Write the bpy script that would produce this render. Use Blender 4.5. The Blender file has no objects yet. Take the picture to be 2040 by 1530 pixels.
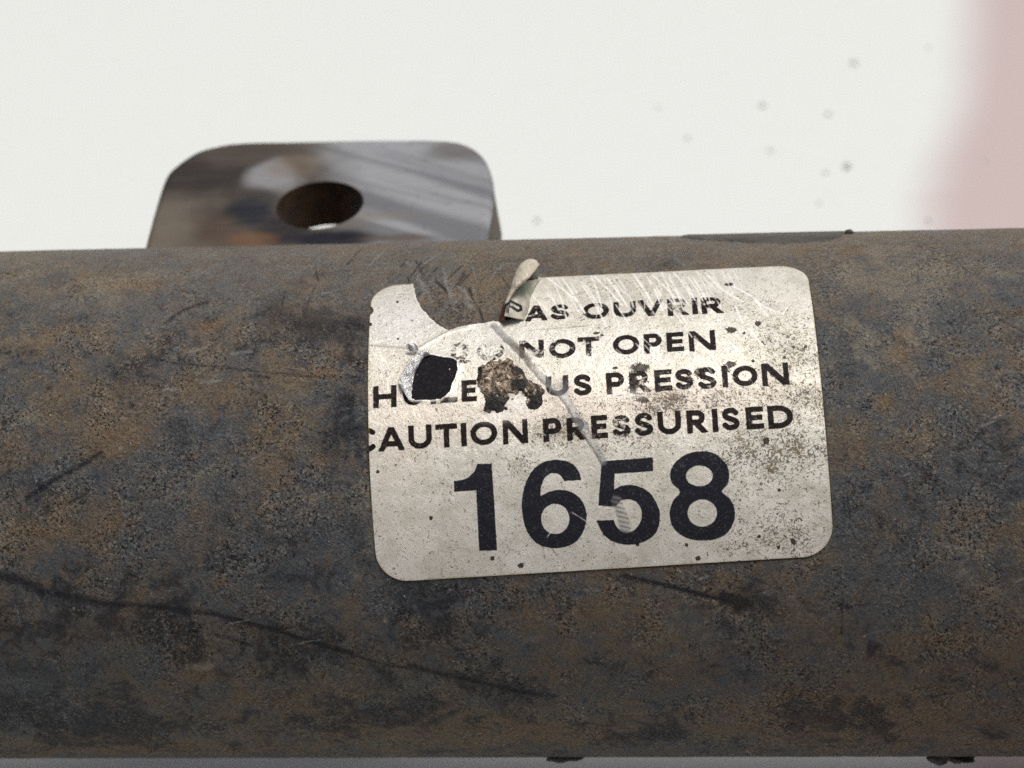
import bpy, math
import numpy as np
from mathutils import Matrix, Vector

sc = bpy.context.scene
COL = sc.collection
MM = 0.001                     # everything below is measured in millimetres, built in metres
GAP = 25.5; R = 25.0                       # tube radius and the gap under it (its end collars carry it); the axis runs along X

# ------------------------------------------------------------------ camera
TILT = math.radians(40)
CD, CX, YAW, PIT, ROLL, FPX = 215.1852, 15.94553, -0.0919, 0.05094, -0.01253, 4416.55
cam_p = np.array([CX, -CD*math.cos(TILT), CD*math.sin(TILT)])     # from the axis
_f = np.array([0, math.cos(TILT), -math.sin(TILT)]); _r = np.array([1., 0, 0]); _u = np.cross(_r, _f)
_f2 = _f*math.cos(YAW)+_r*math.sin(YAW); _r = np.cross(_f2, _u)
FW = _f2*math.cos(PIT)+_u*math.sin(PIT); _u = np.cross(_r, FW)
RT = _r*math.cos(ROLL)+_u*math.sin(ROLL); UP = np.cross(RT, FW)
cd = bpy.data.cameras.new('camera'); cam = bpy.data.objects.new('camera', cd); COL.objects.link(cam)
cam.matrix_world = Matrix(((RT[0], UP[0], -FW[0], cam_p[0]*MM), (RT[1], UP[1], -FW[1], cam_p[1]*MM),
                           (RT[2], UP[2], -FW[2], (cam_p[2]+R+GAP)*MM), (0, 0, 0, 1)))
cd.sensor_width = 36; cd.lens = 36*FPX/2040
cd.clip_start = 0.01; cd.clip_end = 60
cd.dof.use_dof = True; cd.dof.focus_distance = 0.1915; cd.dof.aperture_fstop = cd.lens/1.9
sc.camera = cam
sc.cycles.use_denoising = False

# ------------------------------------------------------------------ daylight
SUN_EL, SUN_AZ = math.radians(75), math.radians(72)       # azimuth from +Y (away from the camera) towards +X
w = bpy.data.worlds.new('World'); sc.world = w; w.use_nodes = True
nt = w.node_tree; bg = nt.nodes['Background']
sky = nt.nodes.new('ShaderNodeTexSky'); sky.sky_type = 'NISHITA'; sky.sun_disc = False
sky.sun_elevation = SUN_EL; sky.sun_rotation = SUN_AZ; sky.air_density = 0.5; sky.dust_density = 9.0; sky.ozone_density = 1.0
nt.links.new(sky.outputs[0], bg.inputs[0]); bg.inputs[1].default_value = 0.05
sl = bpy.data.lights.new('sun', 'SUN'); sl.energy = 1.5; sl.angle = math.radians(24); sl.color = (1.0, 0.985, 0.945)
so = bpy.data.objects.new('sun', sl); COL.objects.link(so)
d = Vector((math.sin(SUN_AZ)*math.cos(SUN_EL), math.cos(SUN_AZ)*math.cos(SUN_EL), math.sin(SUN_EL)))
so.rotation_euler = d.to_track_quat('Z', 'Y').to_euler(); so.location = d*2
sc.view_settings.view_transform = 'Standard'; sc.view_settings.look = 'None'
sc.view_settings.gamma = 1; sc.view_settings.exposure = 0.5

ZG = -(R+GAP)                  # the sheet's surface, measured from the axis
# ------------------------------------------------------------------ geometry helpers (mm, z from the tube's axis)
rng = np.random.default_rng(7)

def ray(px):
    px = np.atleast_2d(np.asarray(px, float))
    v = FW + np.outer((px[:, 0]-1020)/FPX, RT) - np.outer((px[:, 1]-765)/FPX, UP)
    return v/np.linalg.norm(v, axis=1)[:, None]

def tube_xs(px, h=0.0):
    """photo point -> (x, arc length s) on the tube; s = 0 faces TILT, grows upwards. h = height over the skin."""
    v = ray(px); rr = R+np.asarray(h, float)
    a = v[:, 1]**2+v[:, 2]**2; b = 2*(cam_p[1]*v[:, 1]+cam_p[2]*v[:, 2]); c = cam_p[1]**2+cam_p[2]**2-rr**2
    q = np.maximum(b*b-4*a*c, 0); t = (-b-np.sqrt(q))/(2*a)
    p = cam_p+v*t[:, None]
    th = np.arctan2(p[:, 2], p[:, 1]) % (2*math.pi)
    return np.stack([p[:, 0], (math.pi-TILT-th)*R], 1)

def tube_pt(xs, h=0.0):
    th = math.pi-TILT-xs[:, 1]/R; r = R+h
    return np.stack([xs[:, 0], r*np.cos(th), r*np.sin(th)], 1)

def plane_pt(px, z):
    v = ray(px); t = (z-cam_p[2])/v[:, 2]
    return (cam_p+v*t[:, None])[:, :2]

def seg_dist(P, pts):
    """distance of points P to a polyline"""
    best = np.full(len(P), 1e9)
    for a, b in zip(pts[:-1], pts[1:]):
        ab = b-a; L = max(ab@ab, 1e-12); t = np.clip(((P-a)@ab)/L, 0, 1)
        dd = P-a-t[:, None]*ab
        best = np.minimum(best, np.sqrt((dd*dd).sum(1)))
    return best

def rect_seg(P, a, b, r):
    ab = b-a; L = np.linalg.norm(ab); u = ab/L; n = np.array([-u[1], u[0]]); m = (a+b)/2
    return np.maximum(np.abs((P-m)@u)-L/2, np.abs((P-m)@n)-r)

def poly_sdf(P, poly):
    poly = np.asarray(poly, float); d = seg_dist(P, np.vstack([poly, poly[:1]]))
    ins = np.zeros(len(P), bool); n = len(poly)
    for i in range(n):
        a, b = poly[i], poly[(i+1) % n]
        c = (a[1] > P[:, 1]) != (b[1] > P[:, 1])
        with np.errstate(divide='ignore', invalid='ignore'):
            xi = (b[0]-a[0])*(P[:, 1]-a[1])/(b[1]-a[1])+a[0]
        ins ^= c & (P[:, 0] < xi)
    return np.where(ins, -d, d)

def smooth_loop(pts, n=6, closed=True):
    pts = np.asarray(pts, float); N = len(pts); out = []
    for i in range(N if closed else N-1):
        if closed: p0, p1, p2, p3 = pts[i-1], pts[i], pts[(i+1) % N], pts[(i+2) % N]
        else: p0, p1, p2, p3 = pts[max(i-1, 0)], pts[i], pts[i+1], pts[min(i+2, N-1)]
        for t in np.arange(n)/n:
            out.append(0.5*(2*p1+(p2-p0)*t+(2*p0-5*p1+4*p2-p3)*t*t+(3*p1-p0-3*p2+p3)*t**3))
    if not closed: out.append(pts[-1])
    return np.array(out)

_tab = rng.random((256, 256))
def vnoise(P, f, seed=0):
    p = P[:, :2]*f+np.array([seed*17.3+100, seed*9.7+100]); i = np.floor(p).astype(int); t = p-i; t = t*t*(3-2*t)
    g = lambda a, b: _tab[(i[:, 0]+a) % 256, (i[:, 1]+b) % 256]
    return (g(0, 0)*(1-t[:, 0])+g(1, 0)*t[:, 0])*(1-t[:, 1])+(g(0, 1)*(1-t[:, 0])+g(1, 1)*t[:, 0])*t[:, 1]
def fbm(P, f, o=4, seed=0):
    s = 0; a = 0.5; n = 0
    for k in range(o): s = s+a*vnoise(P, f*2**k, seed+k*3); n += a; a *= 0.5
    return s/n
def sstep(a, b, x):
    t = np.clip((x-a)/(b-a), 0, 1); return t*t*(3-2*t)

def mesh_obj(name, V, F, mat, parent=None, attrs=None, smooth=True):
    """V in mm from the axis, F = (n,3)/(n,4) arrays or list of them"""
    me = bpy.data.meshes.new(name)
    Fs = F if isinstance(F, list) else [F]
    Fs = [np.asarray(f) for f in Fs if len(f)]
    co = (np.asarray(V, float)+[0, 0, R+GAP])*MM
    me.vertices.add(len(co)); me.vertices.foreach_set('co', co.ravel())
    tot = np.concatenate([np.full(len(f), f.shape[1]) for f in Fs]); idx = np.concatenate([f.ravel() for f in Fs])
    me.loops.add(len(idx)); me.loops.foreach_set('vertex_index', idx.astype(np.int32))
    me.polygons.add(len(tot)); st = np.concatenate([[0], np.cumsum(tot)[:-1]])
    me.polygons.foreach_set('loop_start', st.astype(np.int32)); me.polygons.foreach_set('loop_total', tot.astype(np.int32))
    me.polygons.foreach_set('use_smooth', np.full(len(tot), smooth))
    me.update(calc_edges=True); me.validate()
    for k, v in (attrs or {}).items():
        v = np.asarray(v, np.float32)
        if v.ndim == 1:
            me.attributes.new(k, 'FLOAT', 'POINT').data.foreach_set('value', v)
        else:
            a = me.attributes.new(k, 'FLOAT_COLOR', 'POINT'); a.data.foreach_set('color', np.c_[v, np.ones(len(v))].astype(np.float32).ravel())
    me.materials.append(mat)
    o = bpy.data.objects.new(name, me); COL.objects.link(o)
    if parent is not None: o.parent = parent
    return o

def masked_grid(x0, x1, y0, y1, step, sdf_fn, snap=True):
    """grid points and quads where the signed distance is negative, edge vertices pulled onto the outline"""
    nx = int((x1-x0)/step)+1; ny = int((y1-y0)/step)+1
    X, Y = np.meshgrid(np.linspace(x0, x1, nx), np.linspace(y0, y1, ny)); P = np.stack([X.ravel(), Y.ravel()], 1)
    D = sdf_fn(P)
    i = (np.arange(ny-1)[:, None]*nx+np.arange(nx-1)).ravel()
    F = np.stack([i, i+1, i+nx+1, i+nx], 1)
    F = F[D[F].mean(1) < 0]
    e = np.concatenate([F[:, [0, 1]], F[:, [1, 2]], F[:, [2, 3]], F[:, [3, 0]]])
    key = np.sort(e, 1); k = key[:, 0].astype(np.int64)*len(P)+key[:, 1]
    _, inv, cnt = np.unique(k, return_inverse=True, return_counts=True); be = e[cnt[inv] == 1]
    if snap:
        b = np.unique(be); h = step*0.5
        for _ in range(2):
            q = P[b]; g = np.stack([sdf_fn(q+[h, 0])-sdf_fn(q-[h, 0]), sdf_fn(q+[0, h])-sdf_fn(q-[0, h])], 1)/(2*h)
            n = np.maximum((g*g).sum(1), 0.2); mv = g*(sdf_fn(q)/n)[:, None]
            L = np.linalg.norm(mv, axis=1); mv *= np.minimum(1, 0.75*step/np.maximum(L, 1e-9))[:, None]; P[b] = q-mv
    used = np.unique(F); mp = np.full(len(P), -1); mp[used] = np.arange(len(used))
    return P[used], mp[F], mp[be]

# ------------------------------------------------------------------ node helpers
class N:
    def __init__(s, name):
        s.m = bpy.data.materials.new(name); s.m.use_nodes = True; s.t = s.m.node_tree
        s.b = s.t.nodes['Principled BSDF']
        tc = s.t.nodes.new('ShaderNodeTexCoord')
        sc_ = s.t.nodes.new('ShaderNodeVectorMath'); sc_.operation = 'SCALE'; sc_.inputs['Scale'].default_value = 1000
        s.t.links.new(tc.outputs['Object'], sc_.inputs[0]); s.P = sc_.outputs[0]
    def put(s, sock, v):
        if hasattr(v, 'is_linked') or isinstance(v, bpy.types.NodeSocket): s.t.links.new(v, sock)
        elif isinstance(v, (tuple, list)): sock.default_value = tuple(v)+((1,) if len(v) == 3 and sock.type == 'RGBA' else ())
        else: sock.default_value = v
    def set(s, **k):
        for a, v in k.items(): s.put(s.b.inputs[a.replace('_', ' ')], v)
    def attr(s, n, col=False):
        a = s.t.nodes.new('ShaderNodeAttribute'); a.attribute_name = n; return a.outputs['Color' if col else 'Fac']
    def noise(s, scale, detail=3, rough=.55, dist=0, vec=None, col=False, off=None):
        n = s.t.nodes.new('ShaderNodeTexNoise'); v = vec or s.P
        if off is not None:
            q = s.t.nodes.new('ShaderNodeVectorMath'); q.operation = 'ADD'; q.inputs[1].default_value = (off, off*1.7, -off); s.put(q.inputs[0], v); v = q.outputs[0]
        s.put(n.inputs['Vector'], v)
        n.inputs['Scale'].default_value = scale; n.inputs['Detail'].default_value = detail; n.inputs['Roughness'].default_value = rough
        n.inputs['Distortion'].default_value = dist
        return n.outputs['Color' if col else 'Fac']
    def voro(s, scale, feat='F1', vec=None):
        n = s.t.nodes.new('ShaderNodeTexVoronoi'); n.feature = feat; s.put(n.inputs['Vector'], vec or s.P); n.inputs['Scale'].default_value = scale
        return n.outputs['Distance'], n.outputs.get('Color')
    def stretch(s, x, y, z):
        q = s.t.nodes.new('ShaderNodeVectorMath'); q.operation = 'MULTIPLY'; q.inputs[1].default_value = (x, y, z); s.put(q.inputs[0], s.P); return q.outputs[0]
    def math(s, op, a, b=0.0, c=None):
        n = s.t.nodes.new('ShaderNodeMath'); n.operation = op; s.put(n.inputs[0], a); s.put(n.inputs[1], b)
        if c is not None: s.put(n.inputs[2], c)
        return n.outputs[0]
    def step(s, x, a, b, lo=0.0, hi=1.0):
        n = s.t.nodes.new('ShaderNodeMapRange'); n.interpolation_type = 'SMOOTHSTEP'
        s.put(n.inputs[0], x); s.put(n.inputs[1], a); s.put(n.inputs[2], b); n.inputs[3].default_value = lo; n.inputs[4].default_value = hi
        return n.outputs[0]
    def mix(s, f, a, b, mode='MIX'):
        n = s.t.nodes.new('ShaderNodeMix'); n.data_type = 'RGBA'; n.blend_type = mode
        s.put(n.inputs[0], f); s.put(n.inputs[6], a); s.put(n.inputs[7], b); return n.outputs[2]
    def bump(s, h, dist, strength=1.0, normal=None):
        n = s.t.nodes.new('ShaderNodeBump'); n.inputs['Distance'].default_value = dist*MM; n.inputs['Strength'].default_value = strength
        s.put(n.inputs['Height'], h)
        if normal: s.put(n.inputs['Normal'], normal)
        return n.outputs[0]
    def mul(s, a, b): return s.math('MULTIPLY', a, b)
    def add(s, a, b): return s.math('ADD', a, b)
    def sub(s, a, b): return s.math('SUBTRACT', a, b)

# ------------------------------------------------------------------ materials
def mat_tube():
    n = N('weathered_steel')
    big = n.noise(.075, 4, .6, .6); mid = n.noise(.30, 4, .62, .8, off=31); sm = n.noise(.9, 3, .6, .5, off=12)
    fine = n.noise(3.6, 3, .68, .7, off=5); fine2 = n.noise(5.2, 1.5, .5, .5, off=77)
    tone = n.add(n.add(n.mul(big, .45), n.mul(mid, .65)), n.mul(sm, .25))
    tone = n.add(tone, n.mul(n.attr('blue'), -.30)); tone = n.add(tone, n.mul(n.attr('rust'), .28))
    brown = n.step(tone, .54, .86)
    col = n.mix(brown, (.076, .084, .090), (.138, .106, .071))
    hue = n.noise(.55, 3, .6, 1.2, off=55)
    col = n.mix(n.mul(n.step(hue, .50, .72), .50), col, (.150, .122, .088))
    hue2 = n.noise(.42, 4, .65, 1.0, off=91)
    col = n.mix(n.mul(n.step(hue2, .54, .74), .70), col, (.031, .038, .054))
    red = n.noise(.8, 3, .6, .8, off=140)
    col = n.mix(n.mul(n.step(red, .62, .74), .5), col, (.110, .050, .028))
    rk = n.add(n.mul(n.attr('rust'), .9), n.mul(n.sub(n.noise(.45, 5, .7, .8, off=47), .5), 1.9))
    col = n.mix(n.mul(n.step(rk, .28, 1.2), .80), col, (.150, .090, .050))
    pk = n.add(n.attr('pale'), n.mul(n.sub(sm, .5), .8))
    col = n.mix(n.mul(n.step(pk, .3, .9), .8), col, (.25, .215, .165))
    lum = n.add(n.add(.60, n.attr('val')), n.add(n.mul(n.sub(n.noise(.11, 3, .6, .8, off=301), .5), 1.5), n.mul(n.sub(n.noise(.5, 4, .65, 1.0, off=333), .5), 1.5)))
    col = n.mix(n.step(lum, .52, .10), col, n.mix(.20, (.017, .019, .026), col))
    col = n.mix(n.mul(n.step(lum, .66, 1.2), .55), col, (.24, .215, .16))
    # fine grain: light veins and dark pits
    vein = n.step(fine, .52, .62); pit = n.step(fine, .455, .38)
    grain = n.step(n.noise(.22, 4, .65, .8, off=8), .40, .64, .15, 1.0)
    col = n.mix(n.mul(n.mul(vein, grain), .46), col, n.mix(.45, col, (.56, .51, .41)))
    col = n.mix(n.mul(n.mul(pit, grain), .92), col, (.010, .009, .010))
    p2 = n.step(fine2, .39, .335); col = n.mix(n.mul(n.mul(p2, n.step(grain, .3, .9)), .92), col, (.006, .005, .006))
    sp = n.step(n.noise(4.2, 1, .5, .4, off=200), .755, .80); col = n.mix(n.mul(sp, .85), col, (.42, .37, .30))
    sp2 = n.step(n.noise(1.8, 2, .5, .5, off=230), .27, .235); col = n.mix(n.mul(sp2, .9), col, (.010, .008, .007))
    rs = n.step(n.noise(2.0, 3, .6, .6, off=260), .62, .70); col = n.mix(n.mul(rs, n.step(n.noise(.18, 3, .6, .5, off=270), .42, .62, .1, .75)), col, (.150, .072, .036))
    dk = n.add(n.attr('dark'), n.mul(n.sub(n.noise(1.6, 5, .78, .8, off=19), .5), 1.3)); dk = n.add(dk, n.mul(n.sub(fine, .5), 2.6))
    dk = n.mul(dk, n.step(n.attr('dark'), .03, .25)); dmask = n.step(dk, .30, .95); col = n.mix(n.mul(dmask, .86), col, (.013, .014, .019))
    sk = n.add(n.attr('scr'), n.mul(n.sub(n.noise(1.0, 3, .6, 0, off=63), .5), .8))
    col = n.mix(n.mul(n.step(sk, .3, .8), .75), col, (.20, .205, .205))
    hd = n.add(n.attr('halo'), n.mul(n.sub(sm, .5), .6))
    col = n.mix(n.mul(n.step(hd, .35, .8), .8), col, (.055, .042, .016))
    top_sheen = n.mul(n.step(n.add(n.attr('top_sheen'), n.mul(n.sub(mid, .5), .7)), .15, 1.1), .44)  # upper side painted patchily paler, standing in for the light it catches
    col = n.mix(n.mul(top_sheen, n.sub(1.0, n.mul(dmask, .7))), col, n.mix(n.step(hue, .4, .6), (.275, .258, .22), (.255, .205, .15)))
    rough = n.add(n.step(mid, .3, .7, .38, .60), n.mul(dmask, .08))
    h = n.add(n.mul(fine, 1.0), n.add(n.mul(p2, -.5), n.mul(sm, .9)))
    h = n.add(h, n.mul(n.attr('scr'), .3))
    n.set(Base_Color=col, Roughness=rough, Metallic=.0, Normal=n.bump(h, .20, 1.0)); n.b.inputs['Specular IOR Level'].default_value = .13
    return n.m

def mat_label():
    n = N('printed_foil_label')
    sm = n.noise(.5, 4, .6, .5); mid = n.noise(.12, 3, .6, .4, off=3)
    base = n.mix(n.step(n.add(n.mul(sm, .6), n.mul(mid, .5)), .42, .68), (.605, .588, .50), (.74, .73, .655))
    base = n.mix(n.attr('cool'), base, (.72, .72, .69))
    base = n.mix(n.mul(n.attr('warm'), .8), base, (.82, .745, .65))
    # grime squiggles
    f1 = n.noise(3.1, 3, .62, 1.6, off=11); f2 = n.noise(5.0, 2, .6, 1.0, off=40)
    dens = n.attr('dirt')
    th = n.sub(.69, n.mul(dens, .235))
    g1 = n.step(n.sub(f1, th), -.02, .07); g2 = n.step(n.sub(f2, n.sub(.70, n.mul(dens, .16))), -.02, .05)
    soft = n.noise(.9, 4, .65, .6, off=71)
    base = n.mix(n.mul(n.mul(n.step(soft, .42, .75), dens), .50), base, (.30, .245, .15))
    ink = n.add(n.attr('ink'), n.mul(n.sub(n.noise(3.0, 2, .5), .5), .10))
    imask = n.step(ink, .035, -.035)
    wn = n.noise(1.7, 4, .7, .8, off=90); wk = n.sub(n.add(wn, n.attr('wear')), .80)
    wm = n.step(wk, -.07, .12)
    im = n.mul(imask, n.sub(1.0, n.mul(wm, .92)))
    num = n.attr('num')
    ic = n.mix(num, (.014, .010, .009), (.018, .0185, .025))
    flake = n.step(n.noise(3.2, 3, .7, 2.2, off=29), .56, .68)
    ic = n.mix(n.mul(flake, .55), ic, (.15, .148, .145))
    dirtcol = n.mix(n.step(n.noise(.7, 2), .4, .6), (.030, .022, .013), (.085, .058, .022))
    col = n.mix(n.mul(n.math('MAXIMUM', n.mul(g1, n.step(dens, .02, .3)), n.mul(g2, .8)), .86), base, dirtcol)
    col = n.mix(im, col, ic)
    col = n.mix(n.mul(n.attr('rub'), .92), col, n.mix(n.noise(2.2, 3, .7, 0, vec=n.stretch(1, .35, .35)), (.095, .10, .105), (.24, .245, .25)))
    col = n.mix(n.mul(n.step(n.add(n.attr('scab'), n.mul(n.sub(f1, .5), 1.5)), .42, .62), .95), col, n.mix(n.step(f2, .48, .64), (.010, .008, .008), (.08, .052, .034)))
    scm = n.mul(n.attr('scr'), n.step(n.noise(1.2, 3, .7, 0, off=44), .30, .50))
    col = n.mix(n.mul(scm, .95), col, (.97, .95, .90))
    col = n.mix(n.mul(n.attr('white'), n.step(n.noise(1.6, 3, .6, .6, off=66), .30, .52)), col, (.82, .80, .75))
    col = n.mix(n.mul(n.attr('line'), .85), col, (.11, .085, .055))
    yk = n.step(n.add(n.attr('edge'), n.mul(n.sub(n.noise(.8, 3), .5), .8)), .45, .9)
    col = n.mix(n.mul(yk, .45), col, (.34, .24, .09))
    rough = n.add(n.step(sm, .3, .7, .28, .42), n.mul(g1, .2))
    h = n.add(n.mul(f1, .6), n.add(n.mul(sm, 1.2), n.mul(im, .10)))
    n.set(Base_Color=col, Roughness=rough, Metallic=n.mul(n.sub(1.0, n.math('MAXIMUM', im, n.attr('dirt'))), .28), Normal=n.bump(h, .085, .8)); n.b.inputs['Specular IOR Level'].default_value = .16; n.put(n.b.inputs['Specular IOR Level'], n.mix(im, (.16,)*3, (.06,)*3))
    return n.m

def mat_black():
    n = N('black_adhesive'); f = n.noise(3.0, 4, .7, .6)
    scr = n.step(n.noise(2.4, 2, .6, 3.0, vec=n.stretch(1.6, .7, .7)), .66, .72)
    c = n.mix(n.step(f, .45, .75), (.010, .0095, .012), (.026, .024, .026)); c = n.mix(n.mul(scr, .35), c, (.22, .20, .18))
    sp = n.step(n.noise(2.3, 1, .5, 0, off=17), .76, .80); c = n.mix(sp, c, (.6, .57, .52))
    n.set(Base_Color=c, Roughness=.62, Normal=n.bump(f, .15, .6)); n.b.inputs['Specular IOR Level'].default_value = .07
    return n.m

def mat_foil():
    n = N('white_torn_foil'); f = n.noise(1.5, 3, .65, 1.2, vec=n.stretch(1.8, .7, .7))
    c = n.mix(n.step(f, .38, .6), (.74, .77, .76), (.93, .93, .92)); c = n.mix(n.step(n.noise(2.0, 3, .6, 1.0, off=3), .66, .74), c, (.10, .085, .06))
    n.set(Base_Color=c, Roughness=.2, Metallic=.25, Normal=n.bump(f, .5, .9)); return n.m

def mat_curl():
    n = N('peeled_label_face'); sm = n.noise(.9, 3, .6, .5)
    c = n.mix(n.step(sm, .35, .65), (.40, .38, .31), (.62, .58, .49)); c = n.mix(n.attr('green'), c, (.27, .36, .29))
    c = n.mix(n.step(n.attr('ink'), .06, -.02), c, (.012, .013, .013))
    c = n.mix(n.mul(n.step(n.noise(2.4, 3, .6, 1.5, off=5), .60, .68), .6), c, (.10, .08, .05))
    n.set(Base_Color=c, Roughness=.35, Metallic=.08, Normal=n.bump(sm, .15, .6)); return n.m

def mat_paper():
    n = N('cream_label_back'); sm = n.noise(1.2, 4, .6, .4, vec=n.stretch(2, .6, .6))
    c = n.mix(n.step(sm, .35, .7), (.50, .45, .35), (.66, .61, .50)); c = n.mix(n.mul(n.step(n.noise(1.7, 3, .6, 1, off=9), .60, .70), .6), c, (.28, .21, .12))
    n.set(Base_Color=c, Roughness=.5, Normal=n.bump(sm, .12, .6)); return n.m

def mat_simple(name, a, b, scale, rough, bump=.1, spec=.4, metal=0.0):
    n = N(name); f = n.noise(scale, 4, .65, .6); c = n.mix(n.step(f, .38, .66), a, b)
    n.set(Base_Color=c, Roughness=rough, Metallic=metal, Normal=n.bump(f, bump, .8)); n.b.inputs['Specular IOR Level'].default_value = spec
    return n.m

def mat_crumple():
    n = N('crumpled_torn_paper'); f = n.noise(.9, 4, .65, 2.6, off=2); g = n.noise(1.3, 4, .65, 2.2, off=8)
    c = n.mix(n.step(f, .40, .58), (.035, .022, .014), (.33, .255, .175)); c = n.mix(n.step(g, .56, .64), c, (.66, .58, .48))
    c = n.mix(n.step(g, .45, .38), c, (.014, .008, .007))
    c = n.mix(n.step(n.add(n.attr('black'), n.mul(n.sub(f, .5), 1.2)), .35, .6), c, (.014, .011, .012))
    n.set(Base_Color=c, Roughness=.6, Normal=n.bump(f, .35, .8)); return n.m

def mat_lug():
    n = N('oily_bare_steel'); c = n.attr('tint', True)
    st = n.noise(.35, 3, .6, .4, vec=n.stretch(.35, 1.4, 1)); f = n.noise(.9, 4, .65, .4)
    c = n.mix(n.mul(n.step(st, .50, .66), .12), c, (.10, .092, .085)); c = n.mix(n.mul(n.step(f, .55, .72), .25), c, (.04, .035, .03))
    n.set(Base_Color=c, Roughness=n.step(st, .3, .7, .34, .5), Metallic=.15, Normal=n.bump(f, .08, .6)); n.b.inputs['Specular IOR Level'].default_value = .5
    return n.m

def mat_sheet():
    n = N('white_sheet_plastic'); big = n.noise(.010, 3, .5, .3); f = n.noise(3.0, 3, .6); m = n.noise(.25, 4, .6)
    c = n.mix(big, (.708, .742, .720), (.690, .745, .732))
    c = n.mix(n.mul(n.step(m, .45, .8), .10), c, (.58, .60, .58))
    pk = n.mix(n.noise(.03, 3), (.515, .43, .43), (.515, .44, .425))
    c = n.mix(n.attr('pink'), c, pk)
    c = n.mix(n.mul(n.step(f, .35, .7), .05), c, (.5, .5, .5))
    n.set(Base_Color=c, Roughness=.45, Normal=n.bump(n.add(f, n.mul(m, 2.0)), .03, .5)); n.b.inputs['Specular IOR Level'].default_value = .3
    return n.m

M_TUBE, M_LABEL, M_BLACK, M_FOIL, M_CURL, M_PAPER, M_CRUM, M_LUG, M_SHEET = (mat_tube(), mat_label(), mat_black(), mat_foil(), mat_curl(),
                                                                     mat_paper(), mat_crumple(), mat_lug(), mat_sheet())
M_GREASE = mat_simple('caked_grease', (.012, .011, .010), (.035, .031, .026), 1.2, .5, .3)
M_FILM = mat_simple('dark_paint_film', (.062, .060, .055), (.095, .090, .080), .6, .5, .1)
M_GLUE = mat_simple('red_brown_glue', (.075, .028, .022), (.13, .055, .042), 1.5, .5, .2)
M_HOLE = mat_simple('rusty_bore', (.030, .018, .010), (.075, .036, .014), .6, .7, .2)
M_EDGE = mat_simple('olive_cut_edge', (.060, .052, .034), (.11, .095, .066), .5, .55, .1, metal=.2)
M_GRIT = mat_simple('translucent_grit', (.36, .38, .37), (.50, .53, .51), .8, .3, .05)
M_TABLE = mat_simple('table_paint', (.32, .27, .26), (.36, .30, .29), .05, .6, .02)

def tag(o, label=None, cat=None, group=None, kind=None):
    for k, v in (('label', label), ('category', cat), ('group', group), ('kind', kind)):
        if v: o[k] = v
    return o

# ------------------------------------------------------------------ setting: table and the white sheet
def slab(name, x0, x1, y0, y1, z0, z1, mat, parent=None):
    V = np.array([[x, y, z] for z in (z0, z1) for y in (y0, y1) for x in (x0, x1)], float)
    F = np.array([[0, 2, 3, 1], [4, 5, 7, 6], [0, 1, 5, 4], [1, 3, 7, 5], [3, 2, 6, 7], [2, 0, 4, 6]])
    return mesh_obj(name, V, F, mat, parent, smooth=False)
tag(slab('table_top', -900, 900, -700, 900, ZG-31, ZG-1.2, M_TABLE), kind='structure')

pk_px = [(1935, -200), (1933, 0), (1928, 100), (1915, 200), (1893, 262), (1868, 330), (1853, 400), (1846, 455)]
pk_a = plane_pt(pk_px, ZG); pk_b = plane_pt([(1890, 1522)], ZG)
pk_line = smooth_loop(np.vstack([pk_a, pk_b, [[pk_b[0, 0], -260]]]), 8, False); pk_line = np.vstack([[[pk_a[0, 0]+3, 420]], pk_line])
pk_y, pk_x = pk_line[::-1, 1], pk_line[::-1, 0]
SX0, SX1, SY0, SY1 = -260, 240, -230, 380
def sheet_part(name, left, parent=None):
    ys = np.concatenate([np.arange(SY0, -40, 10), np.arange(-40, 190, 1.5), np.arange(190, SY1+1, 10)])
    e = np.interp(ys, pk_y, pk_x)
    off = np.concatenate([[-1e3], np.arange(-120, -8, 4), np.arange(-8, .1, .4)]) if left else np.concatenate([np.arange(0, 8, .4), np.arange(8, 60, 4), [1e3]])
    X = np.clip(e[:, None]+off[None], SX0, SX1); Y = np.repeat(ys[:, None], len(off), 1)
    soft = 6.5
    t = sstep(-soft, soft, np.repeat(off[None], len(ys), 0)+.7*(vnoise(np.stack([X.ravel(), Y.ravel()], 1), .12).reshape(X.shape)-.5))
    ny, nx = X.shape; i = (np.arange(ny-1)[:, None]*nx+np.arange(nx-1)).ravel(); F = np.stack([i, i+1, i+nx+1, i+nx], 1)
    V = np.stack([X.ravel(), Y.ravel(), np.full(X.size, ZG)], 1)
    n = len(V); Vb = V-[0, 0, 1.0]
    e_ = np.concatenate([F[:, [0, 1]], F[:, [1, 2]], F[:, [2, 3]], F[:, [3, 0]]]); k = np.sort(e_, 1); k = k[:, 0].astype(np.int64)*n+k[:, 1]
    _, inv, c = np.unique(k, return_inverse=True, return_counts=True); be = e_[c[inv] == 1]
    side = np.stack([be[:, 1], be[:, 0], be[:, 0]+n, be[:, 1]+n], 1)
    return mesh_obj(name, np.vstack([V, Vb]), [F, F[:, ::-1]+n, side], M_SHEET, parent, {'pink': np.tile(t.ravel(), 2)}, smooth=False)
sheet = tag(sheet_part('white_sheet', True), 'smooth white sheet with a soft pink border, lying flat under the rusty tube', 'sheet')
tag(sheet_part('pink_border', False, sheet), 'blurred dusty pink border')

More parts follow.
